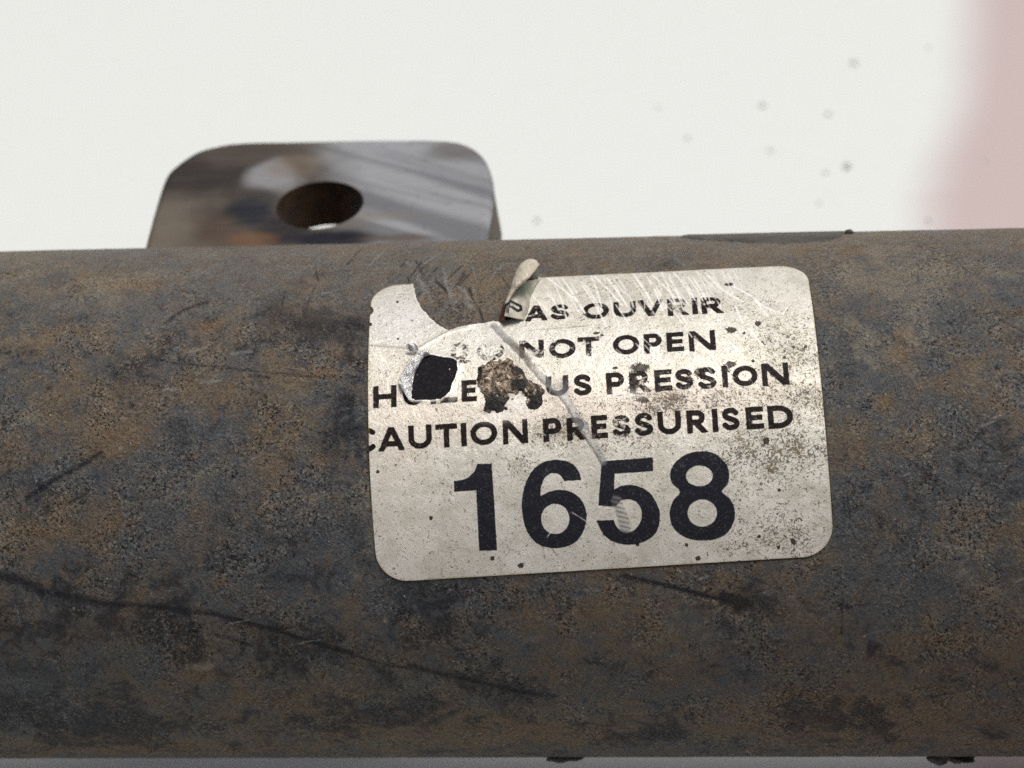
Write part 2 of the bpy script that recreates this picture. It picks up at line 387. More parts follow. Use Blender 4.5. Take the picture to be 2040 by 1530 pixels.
def blob(name, c, rx, ry, rz, mat, parent, seed=0, amp=.15, lat=8, lon=14, half=False):
    V = []; 
    for i in range(lat+1):
        a = (math.pi/2 if half else math.pi)*i/lat
        for j in range(lon):
            b = 2*math.pi*j/lon; V.append((math.sin(a)*math.cos(b), math.sin(a)*math.sin(b), math.cos(a)))
    V = np.array(V); k = 1+amp*(2*fbm(V[:, :2]*1.0+V[:, 2:3]*.7+5, 1.7, 3, seed)-1)
    V = V*k[:, None]*[rx, ry, rz]+c
    F = [[i*lon+j, (i+1)*lon+j, (i+1)*lon+(j+1) % lon, i*lon+(j+1) % lon] for i in range(lat) for j in range(lon)]
    return mesh_obj(name, V, np.array(F), mat, parent)
for k, (x, y, r, hh) in enumerate([(1702, 126, .52, .40), (1520, 211, .46, .34), (1688, 333, .56, .50), (1650, 228, .42, .16), (1370, 275, .42, .15), (1535, 300, .40, .20),
                      (1645, 345, .38, .10), (1070, 440, .42, .22), (1312, 214, .38, .08), (1850, 440, .36, .22), (1966, 320, .34, .14), (1632, 405, .34, .12), (1850, 96, .3, .1)]):
    c = plane_pt([(x, y)], ZG)[0]; blob('speck', [c[0], c[1], ZG], r*1.2, r*1.4, hh*1.5, M_GRIT, sheet, k, .12, 5, 14, True)

# ------------------------------------------------------------------ the tube
root = bpy.data.objects.new('shock_absorber', None); COL.objects.link(root)
tag(root, 'rust-mottled grey steel shock absorber tube with a torn warning sticker, lying on the white sheet', 'shock absorber')
root.empty_display_size = .02

# label frame on the unrolled skin
LX, LS, LW, LH, LA = 5.3295, 8.36262, 39.294, 29.41721, 0.05211
ca, sa = math.cos(LA), math.sin(LA)
def to_lab(xs): q = xs-[LX, LS]; return np.stack([q[:, 0]*ca+q[:, 1]*sa, -q[:, 0]*sa+q[:, 1]*ca], 1)
def from_lab(q): return np.stack([LX+q[:, 0]*ca-q[:, 1]*sa, LS+q[:, 0]*sa+q[:, 1]*ca], 1)
def LP(px): return to_lab(tube_xs(px))
def rrect(P, w=LW, h=LH, r=2.7):
    q = np.abs(P)-[w/2-r, h/2-r]; return np.linalg.norm(np.maximum(q, 0), axis=1)+np.minimum(q.max(1), 0)-r
hole_poly = LP([(826, 540), (824, 566), (827, 590), (838, 613), (858, 637), (878, 652), (894, 661), (912, 655), (942, 649), (972, 645), (1003, 640), (1030, 637), (1046, 634), (1049, 612), (1058, 583), (1074, 556), (1078, 530)])
black_poly = LP([(847.6, 706.5), (861, 709), (884.7, 713.5), (903.5, 716.5), (911, 722), (912, 740), (907, 753), (901, 765), (897, 781), (888, 790.6), (879, 796.5), (849, 797.6), (817.6, 796.5), (819, 775), (820.6, 757.6), (821, 741), (828, 729.4), (833, 719), (840, 712)])
def label_sdf(P):
    j = .26*(fbm(P, 1.6, 4, 2)-.5)
    d = rrect(P)
    # the nibbled left edge beside the torn flap
    d = np.maximum(d, poly_sdf(P, hole_poly)*-1-j)
    d = np.maximum(d, poly_sdf(P, black_poly)*-1-j*.5)
    nib = LP([(739, 618)])[0]; d = np.maximum(d, .24+.25*(fbm(P, 1.4, 2, 61)-.5)-np.linalg.norm((P-nib)*[1, .45], axis=1))
    nib = LP([(737, 648)])[0]; d = np.maximum(d, .22-np.linalg.norm(P-nib, axis=1))
    return d

def paint(xs, items, default=0.0):
    """soft marks given as (points in the photo, half width px, strength) laid on the tube's skin"""
    out = np.full(len(xs), default)
    for pts, wd, st in items:
        q = tube_xs(pts); r = wd/22.5; m = 2.5*r
        lo, hi = q.min(0)-m, q.max(0)+m; k = np.where((xs[:, 0] > lo[0]) & (xs[:, 0] < hi[0]) & (xs[:, 1] > lo[1]) & (xs[:, 1] < hi[1]))[0]
        if not len(k): continue
        if len(q) == 1: d = np.linalg.norm(xs[k]-q[0], axis=1)
        else: d = seg_dist(xs[k], smooth_loop(q, 4, False) if len(q) > 2 else q)
        out[k] = np.maximum(out[k], st*np.exp(-(d/r)**2*.8))
    return out
def ell(items):
    def f(xs):
        out = np.zeros(len(xs))
        for x, y, rx, ry, st in items:
            c = tube_xs([(x, y), (x+rx, y), (x, y+ry), (x, y-ry)]); a = np.linalg.norm(c[1]-c[0]); b = np.linalg.norm(c[2]-c[3])/2
            dd = (xs-c[0])/[a, max(b, .2)]; out = np.maximum(out, st*np.exp(-(dd**2).sum(1)))
        return out
    return f

dark_marks = [([(0, 1150), (45, 1160), (80, 1178)], 13, 1.0), ([(95, 1180), (150, 1193), (225, 1205)], 9, .8), ([(355, 1212), (370, 1224)], 11, 1.0),
    ([(420, 1222), (480, 1238), (560, 1260), (610, 1276), (700, 1302)], 7, 1.05), ([(480, 1240), (600, 1282), (720, 1318)], 20, .42), ([(430, 1266), (500, 1286)], 5, .7),
    ([(740, 1328), (775, 1344)], 14, .75), ([(700, 1302), (760, 1322), (820, 1332)], 5, .75), ([(355, 1214), (420, 1224)], 6, .8), ([(230, 1205), (300, 1208), (355, 1216)], 7, .75), ([(900, 1345), (1060, 1380)], 22, .4), ([(815, 1325), (890, 1345), (960, 1360), (1050, 1380), (1105, 1386)], 8, .85),
    ([(1245, 1148), (1330, 1168), (1400, 1186), (1445, 1196)], 5, 1.1), ([(1440, 1190), (1485, 1200), (1470, 1212)], 13, 1.15),
    ([(520, 622), (570, 630)], 22, .55), ([(590, 640), (640, 655), (690, 648)], 24, .6), ([(700, 640), (726, 655)], 16, .7), ([(690, 690), (700, 715)], 10, .6), ([(470, 690), (505, 700)], 14, .6), ([(330, 642), (370, 616), (412, 602)], 7, .85),
    ([(55, 992), (110, 955), (160, 928), (200, 902)], 6, .9), ([(138, 1002), (170, 985)], 4, .8), ([(300, 712), (340, 722), (430, 731), (560, 744), (640, 752)], 3, .75),
    ([(350, 745), (440, 757)], 3, .6), ([(500, 748), (535, 752)], 6, .7), ([(560, 618), (568, 578)], 2.2, .8), ([(605, 628), (626, 572)], 2.2, .8),
    ([(690, 790), (668, 850), (640, 880)], 34, .52), ([(350, 850), (372, 880)], 22, .5), ([(105, 640), (180, 632)], 18, .5), ([(0, 700), (60, 705)], 18, .55),
    ([(98, 772)], 7, .9), ([(262, 808)], 9, .8), ([(8, 842)], 8, .9), ([(840, 540), (876, 610)], 2, .7), ([(872, 606), (862, 640)], 2, .6), ([(905, 560), (960, 600)], 2, .5),
    ([(1985, 733)], 6, 1.2), ([(1912, 568)], 3, 1.1), ([(1902, 676)], 3.5, 1.1), ([(1990, 640), (2035, 622)], 5, .7), ([(1690, 690), (1680, 760)], 30, .45),
    ([(820, 1170), (870, 1210)], 28, .5), ([(700, 1040), (730, 1120)], 24, .5), ([(560, 1160), (640, 1150)], 26, .5), ([(20, 1330), (90, 1340)], 26, .5), ([(1440, 1240), (1460, 1262)], 14, .6), ([(850, 1452)], 10, .5), ([(1690, 1338)], 5, .7)]
for _ in range(70):
    c = rng.uniform([0, 510], [2040, 1440]); dark_marks.append(([tuple(c)], rng.uniform(2, 4.5), rng.uniform(.8, 1.2)))
for _ in range(26):
    c = rng.uniform([0, 520], [2040, 1440]); a = rng.normal(.25, .5); L = rng.uniform(20, 70); dark_marks.append(([tuple(c), (c[0]+L*math.cos(a), c[1]+L*math.sin(a))], rng.uniform(1.6, 3), rng.uniform(.5, .8)))
scratches = []
for _ in range(44):
    c = rng.normal([880, 566], [65, 26]); a = rng.choice([.75, -.9, 1.2])+rng.normal(0, .12); L = rng.uniform(15, 45)
    (scratches if rng.random() < .6 else dark_marks).append(([tuple(c), (c[0]+L*math.cos(a), c[1]+L*math.sin(a))], 2.6, rng.uniform(.8, 1.2)))
scratches += [([(460, 705), (500, 700)], 6, .7), ([(400, 762), (440, 758)], 5, .7), ([(330, 775), (365, 779)], 3, .9), ([(500, 915), (525, 905)], 3, .8), ([(1735, 835), (1900, 842)], 2, .5), ([(560, 730), (610, 738)], 3, .7), ([(395, 1128), (440, 1120)], 2.5, .7)]
for _ in range(30):
    c = rng.uniform([0, 520], [2040, 1440]); a = rng.normal(-.1, .35); L = rng.uniform(12, 50); scratches.append(([tuple(c), (c[0]+L*math.cos(a), c[1]+L*math.sin(a))], rng.uniform(2, 3), rng.uniform(.6, .95)))
pale_marks = [([(145, 1213)], 3, 1.5), ([(240, 893)], 4, 1.5), ([(2, 1128)], 6, 1.4), ([(768, 1236)], 3.5, 1.5), ([(380, 1330), (420, 1328)], 15, .75), ([(1352, 1138)], 5, 1.3), ([(1722, 1268)], 3, 1.3),
    ([(872, 1273), (882, 1278)], 6, 1.0), ([(1850, 1310)], 3.5, 1.1), ([(380, 700), (410, 692)], 7, .9), ([(1488, 1496), (1500, 1506)], 5, .9), ([(190, 800), (220, 810)], 24, .5), ([(170, 560), (140, 565)], 18, .45), ([(590, 1000), (650, 990)], 16, .5), ([(1980, 832), (1995, 826)], 2.2, 1.3), ([(1960, 870), (1970, 868)], 2.2, 1.2)]
for _ in range(60):
    c = rng.uniform([0, 520], [2040, 1480]); pale_marks.append(([tuple(c)], rng.uniform(1.6, 3), rng.uniform(.9, 1.4)))
rust_f = ell([(265, 562, 80, 14, .9), (415, 650, 45, 22, .9), (620, 560, 60, 30, .6), (600, 620, 50, 24, .5), (640, 742, 30, 12, 1.0), (200, 830, 170, 80, .55), (60, 690, 80, 25, .45), (230, 1040, 40, 20, .7), (100, 1060, 60, 20, .6),
    (1790, 668, 28, 18, .8), (1800, 700, 60, 26, .6), (1870, 770, 60, 30, .5), (1760, 800, 26, 18, .7), (1710, 500, 30, 8, .8), (2035, 622, 22, 10, .9), (1830, 880, 80, 30, .5), (1940, 1020, 100, 50, .55), (440, 1160, 30, 18, .6),
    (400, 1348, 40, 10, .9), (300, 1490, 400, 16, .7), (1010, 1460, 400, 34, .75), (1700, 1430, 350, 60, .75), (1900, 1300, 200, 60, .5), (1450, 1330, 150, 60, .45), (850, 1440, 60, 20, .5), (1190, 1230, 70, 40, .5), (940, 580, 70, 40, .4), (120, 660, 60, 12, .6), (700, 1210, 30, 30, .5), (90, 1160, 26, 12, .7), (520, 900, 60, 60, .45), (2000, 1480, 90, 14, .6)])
blue_f = ell([(520, 545, 180, 40, .8), (330, 620, 130, 40, .5), (400, 870, 120, 60, .7), (620, 1130, 150, 60, .7), (1960, 960, 100, 70, .8), (1690, 740, 50, 70, .8), (1850, 600, 120, 60, .5), (2010, 540, 70, 40, .7), (60, 620, 90, 40, .5),
    (120, 950, 100, 40, .5), (880, 1190, 110, 40, .7), (850, 550, 60, 30, .6), (1690, 1020, 50, 60, .6), (1790, 1140, 80, 40, .5), (700, 850, 50, 50, .7), (60, 1400, 130, 60, .5), (300, 500, 200, 12, .5), (1540, 1090, 60, 40, .4), (1480, 1330, 60, 30, .5), (1900, 1310, 60, 20, .5)])

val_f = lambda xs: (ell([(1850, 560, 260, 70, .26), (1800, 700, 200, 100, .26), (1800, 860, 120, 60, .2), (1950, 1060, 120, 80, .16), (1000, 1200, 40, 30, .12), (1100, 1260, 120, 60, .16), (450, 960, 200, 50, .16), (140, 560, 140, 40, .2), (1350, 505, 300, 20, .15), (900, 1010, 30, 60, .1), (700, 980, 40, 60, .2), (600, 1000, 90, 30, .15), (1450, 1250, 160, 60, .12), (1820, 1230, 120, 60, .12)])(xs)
    - ell([(590, 640, 160, 42, .55), (700, 830, 70, 110, .34), (520, 560, 120, 26, .25), (120, 1230, 300, 90, .36), (500, 1290, 260, 60, .34), (880, 1230, 140, 90, .34), (820, 1430, 300, 50, .34), (200, 1440, 300, 60, .42), (1300, 1460, 300, 40, .3), (680, 1190, 80, 60, .3), (380, 860, 90, 50, .2), (60, 620, 100, 30, .2), (1750, 1450, 320, 45, .34), (1960, 930, 100, 70, .22), (1440, 1200, 60, 40, .3), (60, 990, 130, 50, .25), (1000, 1380, 160, 30, .3)])(xs))  # stain tones; the dark patches along the underside paint in its shade
def build_tube():
    xs = np.concatenate([[-150, -110], np.arange(-62, 72.01, .14), [110, 150]])
    ss = np.concatenate([np.arange(-44.5, 44.5, .15), np.linspace(44.5, 2*math.pi*R-44.5, 60)[:-1]])
    X, S = np.meshgrid(xs, ss); P = np.stack([X.ravel(), S.ravel()], 1)
    Q = to_lab(P); ld = rrect(Q); ls = ld.copy(); k = np.abs(ld) < 9; ls[k] = label_sdf(Q[k])
    near = (np.abs(P[:, 1]) < 45)
    h = .10*(fbm(P, .10, 4, 3)-.5)+.05*(fbm(P, .8, 3, 9)-.5)
    h = np.where(near, h, 0)*np.clip((45-np.abs(P[:, 1]))/4, 0, 1)*np.clip(ld/2+.2, .15, 1)
    A = {'top_sheen': np.interp(P[:, 1], [6, 32, 46], [0, 1, 1])*(.75+.5*fbm(P, .06, 3, 90)), 'dark': paint(P, dark_marks), 'scr': paint(P, scratches), 'pale': paint(P, pale_marks), 'rust': rust_f(P), 'val': val_f(P), 'blue': blue_f(P),
         'halo': np.exp(-(np.maximum(ls, 0)/.20)**2)*(ls > -.3)*(.55+.6*vnoise(P, .35, 4))}
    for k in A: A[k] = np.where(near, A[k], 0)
    h = h-.05*np.clip(A['dark'], 0, 1)*(ld > 0)
    V = tube_pt(P, h); nx, ny = len(xs), len(ss)
    i = np.arange(ny)[:, None]*nx+np.arange(nx-1)[None]; j = ((np.arange(ny)+1) % ny)[:, None]*nx+np.arange(nx-1)[None]
    F = np.stack([i.ravel(), i.ravel()+1, j.ravel()+1, j.ravel()], 1)[:, ::-1]
    # closed ends
    n = len(V); V = np.vstack([V, [[-150, 0, 0], [150, 0, 0]]]); a = np.arange(ny)*nx; b = np.roll(a, -1)
    T = np.concatenate([np.stack([a, b, np.full(ny, n)], 1)[:, ::-1], np.stack([a+nx-1, b+nx-1, np.full(ny, n+1)], 1)])
    A = {k: np.concatenate([v, [0, 0]]) for k, v in A.items()}
    # outward winding check
    f = F[len(F)//4]; nrm = np.cross(V[f[1]]-V[f[0]], V[f[2]]-V[f[0]])
    if nrm@(V[f[0]]*[0, 1, 1]) < 0: F = F[:, ::-1]
    mesh_obj('tube', V, [F, T], M_TUBE, root, A)
build_tube()
def collar(x0, x1):
    n = 72; prof = [(x0, R-2), (x0, R+GAP-1.5), (x0+1.5, R+GAP), (x1-1.5, R+GAP), (x1, R+GAP-1.5), (x1, R-2)]; t = np.arange(n)*2*math.pi/n
    V = np.vstack([np.stack([np.full(n, x), r*np.cos(t), r*np.sin(t)], 1) for x, r in prof]); m = len(prof)
    F = [[i*n+j, i*n+(j+1) % n, (i+1)*n+(j+1) % n, (i+1)*n+j] for i in range(m-1) for j in range(n)]
    return mesh_obj('end_collar', V, np.array(F), M_EDGE, root, smooth=False)
collar(-138, -122); collar(122, 138)

# ------------------------------------------------------------------ sticker
TS = .50    # stroke width of the four text lines
def arc(cx, cy, rx, ry, a0, a1, n=22):
    t = np.radians(np.linspace(a0, a1, n)); return np.stack([cx+rx*np.cos(t), cy+ry*np.sin(t)], 1)
def glyph(ch, P, w, h, t):
    r = t/2; A = lambda *q: np.array(q, float); L = lambda a, b: rect_seg(P, np.array(a, float), np.array(b, float), r); pl = lambda q: seg_dist(P, q)-r
    box = np.maximum(np.abs(P[:, 0]-w/2)-w/2, np.abs(P[:, 1]-h/2)-h/2); mn = lambda *d: np.minimum.reduce(d)
    if ch == 'H': return mn(L((r, 0), (r, h)), L((w-r, 0), (w-r, h)), L((r, h*.5), (w-r, h*.5)))
    if ch == 'I': return rect_seg(P, A(w/2, 0), A(w/2, h), r)
    if ch == 'L': return mn(L((r, 0), (r, h)), L((0, r), (w, r)))
    if ch == 'T': return mn(L((w/2, 0), (w/2, h)), L((0, h-r), (w, h-r)))
    if ch == 'E': return mn(L((r, 0), (r, h)), L((0, r), (w, r)), L((0, h-r), (w, h-r)), L((0, h*.51), (w*.93, h*.51)))
    if ch == 'O': return pl(arc(w/2, h/2, w/2-r, h/2-r, 0, 360, 44))
    if ch == 'C': return np.maximum(pl(arc(w*.56, h/2, w*.56-r, h/2-r, 50, 310, 30)), box)
    if ch == 'U':
        k = min(h*.42, w*.5); return np.maximum(mn(pl(np.vstack([[[r, h]], arc(w/2, k, w/2-r, k-r, 180, 360, 20), [[w-r, h]]]))), box)
    if ch == 'N': return np.maximum(mn(L((r*.9, 0), (r*.9, h)), L((w-r*.9, 0), (w-r*.9, h)), seg_dist(P, A((r*.8, h+.02), (w-r*.8, -.02)))-r*1.12), box)
    if ch == 'A': return np.maximum(mn(seg_dist(P, A((r*.55, -r*.6), (w/2, h-r*.1)))-r, seg_dist(P, A((w-r*.55, -r*.6), (w/2, h-r*.1)))-r, L((w*.22, h*.30), (w*.78, h*.30))), box)
    if ch == 'V': return np.maximum(mn(seg_dist(P, A((r*.55, h+r*.6), (w/2, r*.1)))-r, seg_dist(P, A((w-r*.55, h+r*.6), (w/2, r*.1)))-r), box)
    if ch == 'D': return mn(L((r, 0), (r, h)), np.maximum(pl(np.vstack([[[r, h-r]], arc(w*.42, h/2, w*.58-r, h/2-r, 90, -90, 24), [[r, r]]])), box))
    if ch in 'PR':
        y0 = h*(.44 if ch == 'P' else .47); ww = w if ch == 'P' else w*.88; ry = (h-r-y0)/2
        d = mn(L((r, 0), (r, h)), np.maximum(pl(np.vstack([[[r, h-r]], arc(ww-r-ry*.95, h-r-ry, ry*.95, ry, 90, -90, 16), [[r, y0]]])), box))
        if ch == 'R': d = mn(d, np.maximum(seg_dist(P, A((w*.42, y0), (w-r*.7, -r*.5)))-r*1.05, box))
        return d
    if ch == 'S':
        q = np.array([(.94, .84), (.74, .97), (.46, 1.0), (.16, .93), (.03, .76), (.16, .60), (.5, .49), (.84, .38), (.98, .22), (.84, .06), (.5, 0), (.22, .03), (.01, .16)])
        q = smooth_loop(q*[w-t, h-t]+r, 4, False); return pl(q)
# letters: character, left, right, top, bottom in the photo, wear
lines = [('AS OUVRIR', [('A', 1046.7, 1090.4, 610.4, 641, .20), ('S', 1097, 1134, 607.8, 638, .22), ('O', 1160.6, 1213.5, 605, 637, .18), ('U', 1222.4, 1267.3, 602.5, 633.7, .18), ('V', 1271, 1321.6, 598.5, 631.6, .22),
                        ('R', 1329.5, 1372, 596.4, 630.3, .26), ('I', 1378.5, 1390, 595, 628, .14), ('R', 1397, 1441.5, 593.8, 626.3, .08)]),
         ('DO NOT OPEN', [('D', 898, 934, 683, 722, .33), ('O', 950, 1005, 682, 720, .33), ('N', 1034.8, 1083.8, 679, 715, .24), ('O', 1094, 1147, 676.6, 715, .20), ('T', 1151, 1195, 672.6, 711, .24),
                          ('O', 1221, 1274, 668.7, 707.6, .05), ('P', 1282.7, 1319, 666, 705.7, .05), ('E', 1328, 1362.6, 663.4, 701.7, .0), ('N', 1372, 1425.6, 660, 700.4, .02)]),
         ('HUILE SOUS PRESSION', [('H', 743.7, 790.5, 769, 813, .05), ('U', 803, 846, 762, 808, .0), ('I', 858.5, 869, 760, 806, .1), ('L', 877, 911.8, 758, 803, .1), ('E', 919.7, 950, 758, 801, .08), ('S', 962, 1000, 754, 798, .3), ('O', 1008, 1060, 752, 795, .4),
                                  ('U', 1087.8, 1132.8, 749.4, 790, .16), ('S', 1143, 1179, 746.7, 789, .08), ('P', 1207.8, 1244, 742.8, 786, .12), ('R', 1254, 1296.5, 740, 782.5, .25), ('E', 1304, 1339, 737.5, 780, .18), ('S', 1345, 1381, 736, 777, .2),
                                  ('S', 1390, 1427.5, 732, 776, .2), ('I', 1438, 1450, 729.5, 772.7, .12), ('O', 1459, 1509.5, 729.5, 770.6, .15), ('N', 1517.5, 1571.7, 724, 769, .1)]),
         ('CAUTION PRESSURISED', [('C', 708, 750, 853, 901, .06), ('A', 754.3, 805.9, 851.4, 899, .0), ('U', 813.8, 860.7, 847, 894.5, .0), ('T', 868, 911.8, 844.8, 892, .0), ('I', 918.4, 930.3, 843, 890, .0), ('O', 937.4, 991, 840.3, 887.4, .02), ('N', 1001.7, 1052, 836.3, 884.8, .05),
                                  ('P', 1082, 1119, 833.7, 880.5, .14), ('R', 1129.3, 1169, 832.4, 878, .12), ('E', 1177.8, 1210.9, 827.6, 874, .16), ('S', 1219.7, 1256.8, 827.6, 870.7, .24), ('S', 1264, 1301.8, 823, 868.9, .16), ('U', 1310, 1357, 819.6, 866, .04),
                                  ('R', 1368, 1410, 817.3, 863.6, .06), ('I', 1419, 1430, 814.6, 861.5, .06), ('S', 1438, 1474, 812.5, 858, .12), ('E', 1485.7, 1521.5, 810.6, 855.6, .1), ('D', 1529.4, 1580, 808, 854, .14)])]
z3 = lambda q: [(700+x/3.7778, 790+y/3.7778) for x, y in q]
z4 = lambda q: [(1180+x/3.7778, 790+y/3.7778) for x, y in q]
el = lambda cx, cy, rx, ry: [(cx+rx*math.cos(t), cy+ry*math.sin(t)) for t in np.linspace(0, 2*math.pi, 36, endpoint=False)]
digits = [('1', z3([(948, 508), (1058, 505), (1078, 820), (1098, 1155), (963, 1160), (950, 900), (940, 706), (775, 718), (772, 634), (830, 628), (885, 606), (925, 566)]), []),
          ('6', z3(smooth_loop([(1540, 475), (1450, 492), (1370, 550), (1312, 650), (1284, 780), (1290, 900), (1315, 1000), (1370, 1080), (1440, 1125), (1540, 1140), (1640, 1120), (1712, 1070), (1757, 990), (1771, 900), (1755, 820), (1708, 750), (1640, 712), (1560, 703), (1490, 715)], 3, False).tolist()
                   + [(1425, 748)]+smooth_loop([(1427, 690), (1448, 625), (1490, 586), (1532, 578), (1572, 592), (1602, 637)], 3, False).tolist()+smooth_loop([(1731, 629), (1715, 570), (1672, 512), (1610, 483)], 3, False).tolist()), [z3(el(1535, 920, 106, 113))]),
          ('5', z4([(72, 488), (455, 458), (460, 563), (170, 582), (165, 700)]+smooth_loop([(210, 674), (290, 664), (380, 688), (450, 745), (497, 830), (511, 905), (492, 1000), (440, 1065), (350, 1105), (240, 1113), (140, 1082), (75, 1022), (30, 932)], 3, False).tolist()
                   + [(160, 927)]+smooth_loop([(178, 970), (212, 1007), (265, 1019), (320, 1000), (357, 950), (373, 890), (360, 830), (320, 787), (265, 773), (215, 785), (176, 828)], 3, False).tolist()+[(45, 820)]), []),
          ('8', z4(smooth_loop([(830, 412), (740, 424), (660, 463), (604, 525), (585, 592), (602, 655), (660, 715), (610, 780), (585, 850), (583, 905), (602, 975), (660, 1037), (740, 1073), (840, 1083), (930, 1072), (1010, 1030), (1058, 960), (1075, 890), (1062, 815), (1022, 755), (975, 715), (1018, 660), (1031, 590), (1013, 518), (960, 455), (900, 422)], 3).tolist()), [z4(el(806, 598, 100, 77)), z4(el(828, 876, 110, 101))])]

crease = LP(smooth_loop([(985, 650), (1012, 678), (1040, 705), (1068, 738), (1100, 770), (1130, 802), (1152, 840), (1172, 870), (1192, 900), (1202, 920)], 4, False))
crease2 = LP(smooth_loop([(1228, 998), (1238, 1020), (1246, 1052)], 4, False))
fold1 = LP([(733, 690), (790, 694), (828, 697)]); fold2 = LP(smooth_loop([(836, 694), (862, 679), (893, 663), (930, 654)], 3, False)); fold3 = LP([(1050, 660), (1100, 656), (1165, 651)])
blobs = [(1452, 568, 8, 5), (1457, 659, 10, 6.5), (1510, 646, 6, 6), (1482, 665, 3, 3), (1226, 734, 5, 3), (1456, 727, 9, 6), (1527, 879, 6, 6), (792, 603, 3, 3), (981, 1112, 4, 4), (1038, 1126, 7, 4), (793, 676, 2.5, 2.5), (1580, 1078, 5, 5), (1390, 1112, 5, 4), (1368, 1085, 3, 3), (753, 940, 3, 3), (859, 1032, 3.5, 4),
         (1270, 1083, 4, 4), (1551, 1091, 3, 3), (1512, 1068, 3.5, 3.5), (1552, 976, 3, 3), (1500, 720, 3, 3), (1605, 692, 3, 3), (1580, 693, 3, 3), (1562, 713, 4, 3), (1188, 665, 6, 3), (1199, 669, 3, 2.5)]

def build_label():
    P, F, be = masked_grid(-LW/2-.03, LW/2+.03, -LH/2-.03, LH/2+.03, .055, label_sdf)
    n = len(P)
    ink = np.full(n, .5); num = np.zeros(n); wear = np.zeros(n); owner = np.full(n, -1)
    wear_f = .10*(fbm(P, .8, 3, 6)-.5)
    gi = 0; groups = []
    for text, letters in lines:
        for ch, l, r, t, b, wr in letters:
            m = LP([(l, (t+b)/2), (r, (t+b)/2), ((l+r)/2, t), ((l+r)/2, b)]); x0, x1, y1, y0 = m[0, 0], m[1, 0], m[2, 1], m[3, 1]
            k = np.where((P[:, 0] > x0-.4) & (P[:, 0] < x1+.4) & (P[:, 1] > y0-.4) & (P[:, 1] < y1+.4))[0]
            if not len(k): continue
            dd = glyph(ch, P[k]-[x0, y0], x1-x0, y1-y0, TS)
            better = dd < ink[k]; kk = k[better]; ink[kk] = dd[better]; wear[kk] = wr; owner[kk[dd[better] < 0]] = gi
        groups.append(('lettering', 'printed words '+text)); gi += 1
    for ch, poly, holes in digits:
        q = LP(poly); k = np.where((P[:, 0] > q[:, 0].min()-.4) & (P[:, 0] < q[:, 0].max()+.4) & (P[:, 1] > q[:, 1].min()-.4) & (P[:, 1] < q[:, 1].max()+.4))[0]
        dd = poly_sdf(P[k], q)
        for hh in holes: dd = np.maximum(dd, -poly_sdf(P[k], LP(hh)))
        better = dd < ink[k]; kk = k[better]; ink[kk] = dd[better]; wear[kk] = .0; num[kk] = 1; owner[kk[dd[better] < 0]] = gi
        groups.append(('digit', 'large printed figure '+ch)); gi += 1
    wear = np.where(ink < .3, wear+wear_f, 0)
    # grime
    def g(x, y, rx, ry):
        c = LP([(x, y), (x+rx, y), (x, y-ry), (x, y+ry)]); a = np.linalg.norm(c[1]-c[0]); b = np.linalg.norm(c[2]-c[3])/2
        dd = (P-c[0])/[a, b]; return np.exp(-(dd**2).sum(1))
    dirt = np.full(n, .30)
    for x, y, rx, ry, s in [(1580, 760, 110, 190, .8), (1540, 900, 160, 80, .95), (1350, 800, 260, 40, .85), (1120, 860, 110, 60, .8), (1250, 880, 120, 50, .6), (1560, 1060, 130, 70, .75), (1480, 1090, 80, 30, .5), (900, 980, 120, 120, .36), (1100, 940, 120, 60, .45), (1040, 930, 60, 60, .7), (820, 910, 110, 30, .45), (1010, 815, 120, 25, .7), (1015, 765, 85, 55, .55), (815, 745, 40, 50, .5), (1480, 960, 70, 90, .6), (800, 1000, 120, 90, .22),
                            (1150, 640, 90, 60, .35), (1500, 600, 120, 40, .55), (1240, 720, 60, 40, .30), (760, 740, 50, 40, .4), (1250, 575, 300, 45, .5), (1620, 960, 60, 130, .6), (1420, 1120, 150, 20, .35), (900, 1080, 150, 50, .15)]:
        dirt = np.maximum(dirt, s*g(x, y, rx, ry))
    dirt = np.clip(dirt*(.55+.9*fbm(P, .5, 3, 12)), 0, 1)
    scr = np.zeros(n)
    def stroke(arr, pts, wpx, st=1.0):
        q = LP(pts); r = wpx/22.5; lo, hi = q.min(0)-3*r, q.max(0)+3*r
        k = np.where((P[:, 0] > lo[0]) & (P[:, 0] < hi[0]) & (P[:, 1] > lo[1]) & (P[:, 1] < hi[1]))[0]
        if len(k):
            dd = seg_dist(P[k], q) if len(q) > 1 else np.linalg.norm(P[k]-q[0], axis=1); arr[k] = np.maximum(arr[k], st*np.clip(1.4-dd/r, 0, 1))
    rg = np.random.default_rng(3)
    for _ in range(46):
        x = rg.uniform(1075, 1460); y = 553-(x-1070)*.045+rg.exponential(14); L = rg.uniform(25, 95)*np.interp(x, [1075, 1300, 1460], [1, 1, .6]); a = rg.normal(.98, .12)
        m = (x+L*.5*math.cos(a)+rg.normal(0, 1.5), y+L*.5*math.sin(a)); stroke(scr, [(x, y), m, (x+L*math.cos(a+.06), y+L*math.sin(a+.06))], rg.uniform(.9, 2.0), rg.uniform(.5, 1))
    for _ in range(22):
        x = rg.uniform(1200, 1520); y = rg.uniform(600, 720); L = rg.uniform(20, 70); a = rg.normal(.85, .15); stroke(scr, [(x, y), (x+L*math.cos(a), y+L*math.sin(a))], rg.uniform(.7, 1.3), rg.uniform(.4, .9))
    for _ in range(30):
        x = rg.uniform(745, 1640); y = rg.uniform(570, 1120); L = rg.uniform(10, 40); a = rg.uniform(0, 6.3); stroke(scr, [(x, y), (x+L*math.cos(a), y+L*math.sin(a))], rg.uniform(.6, 1.0), rg.uniform(.3, .7))
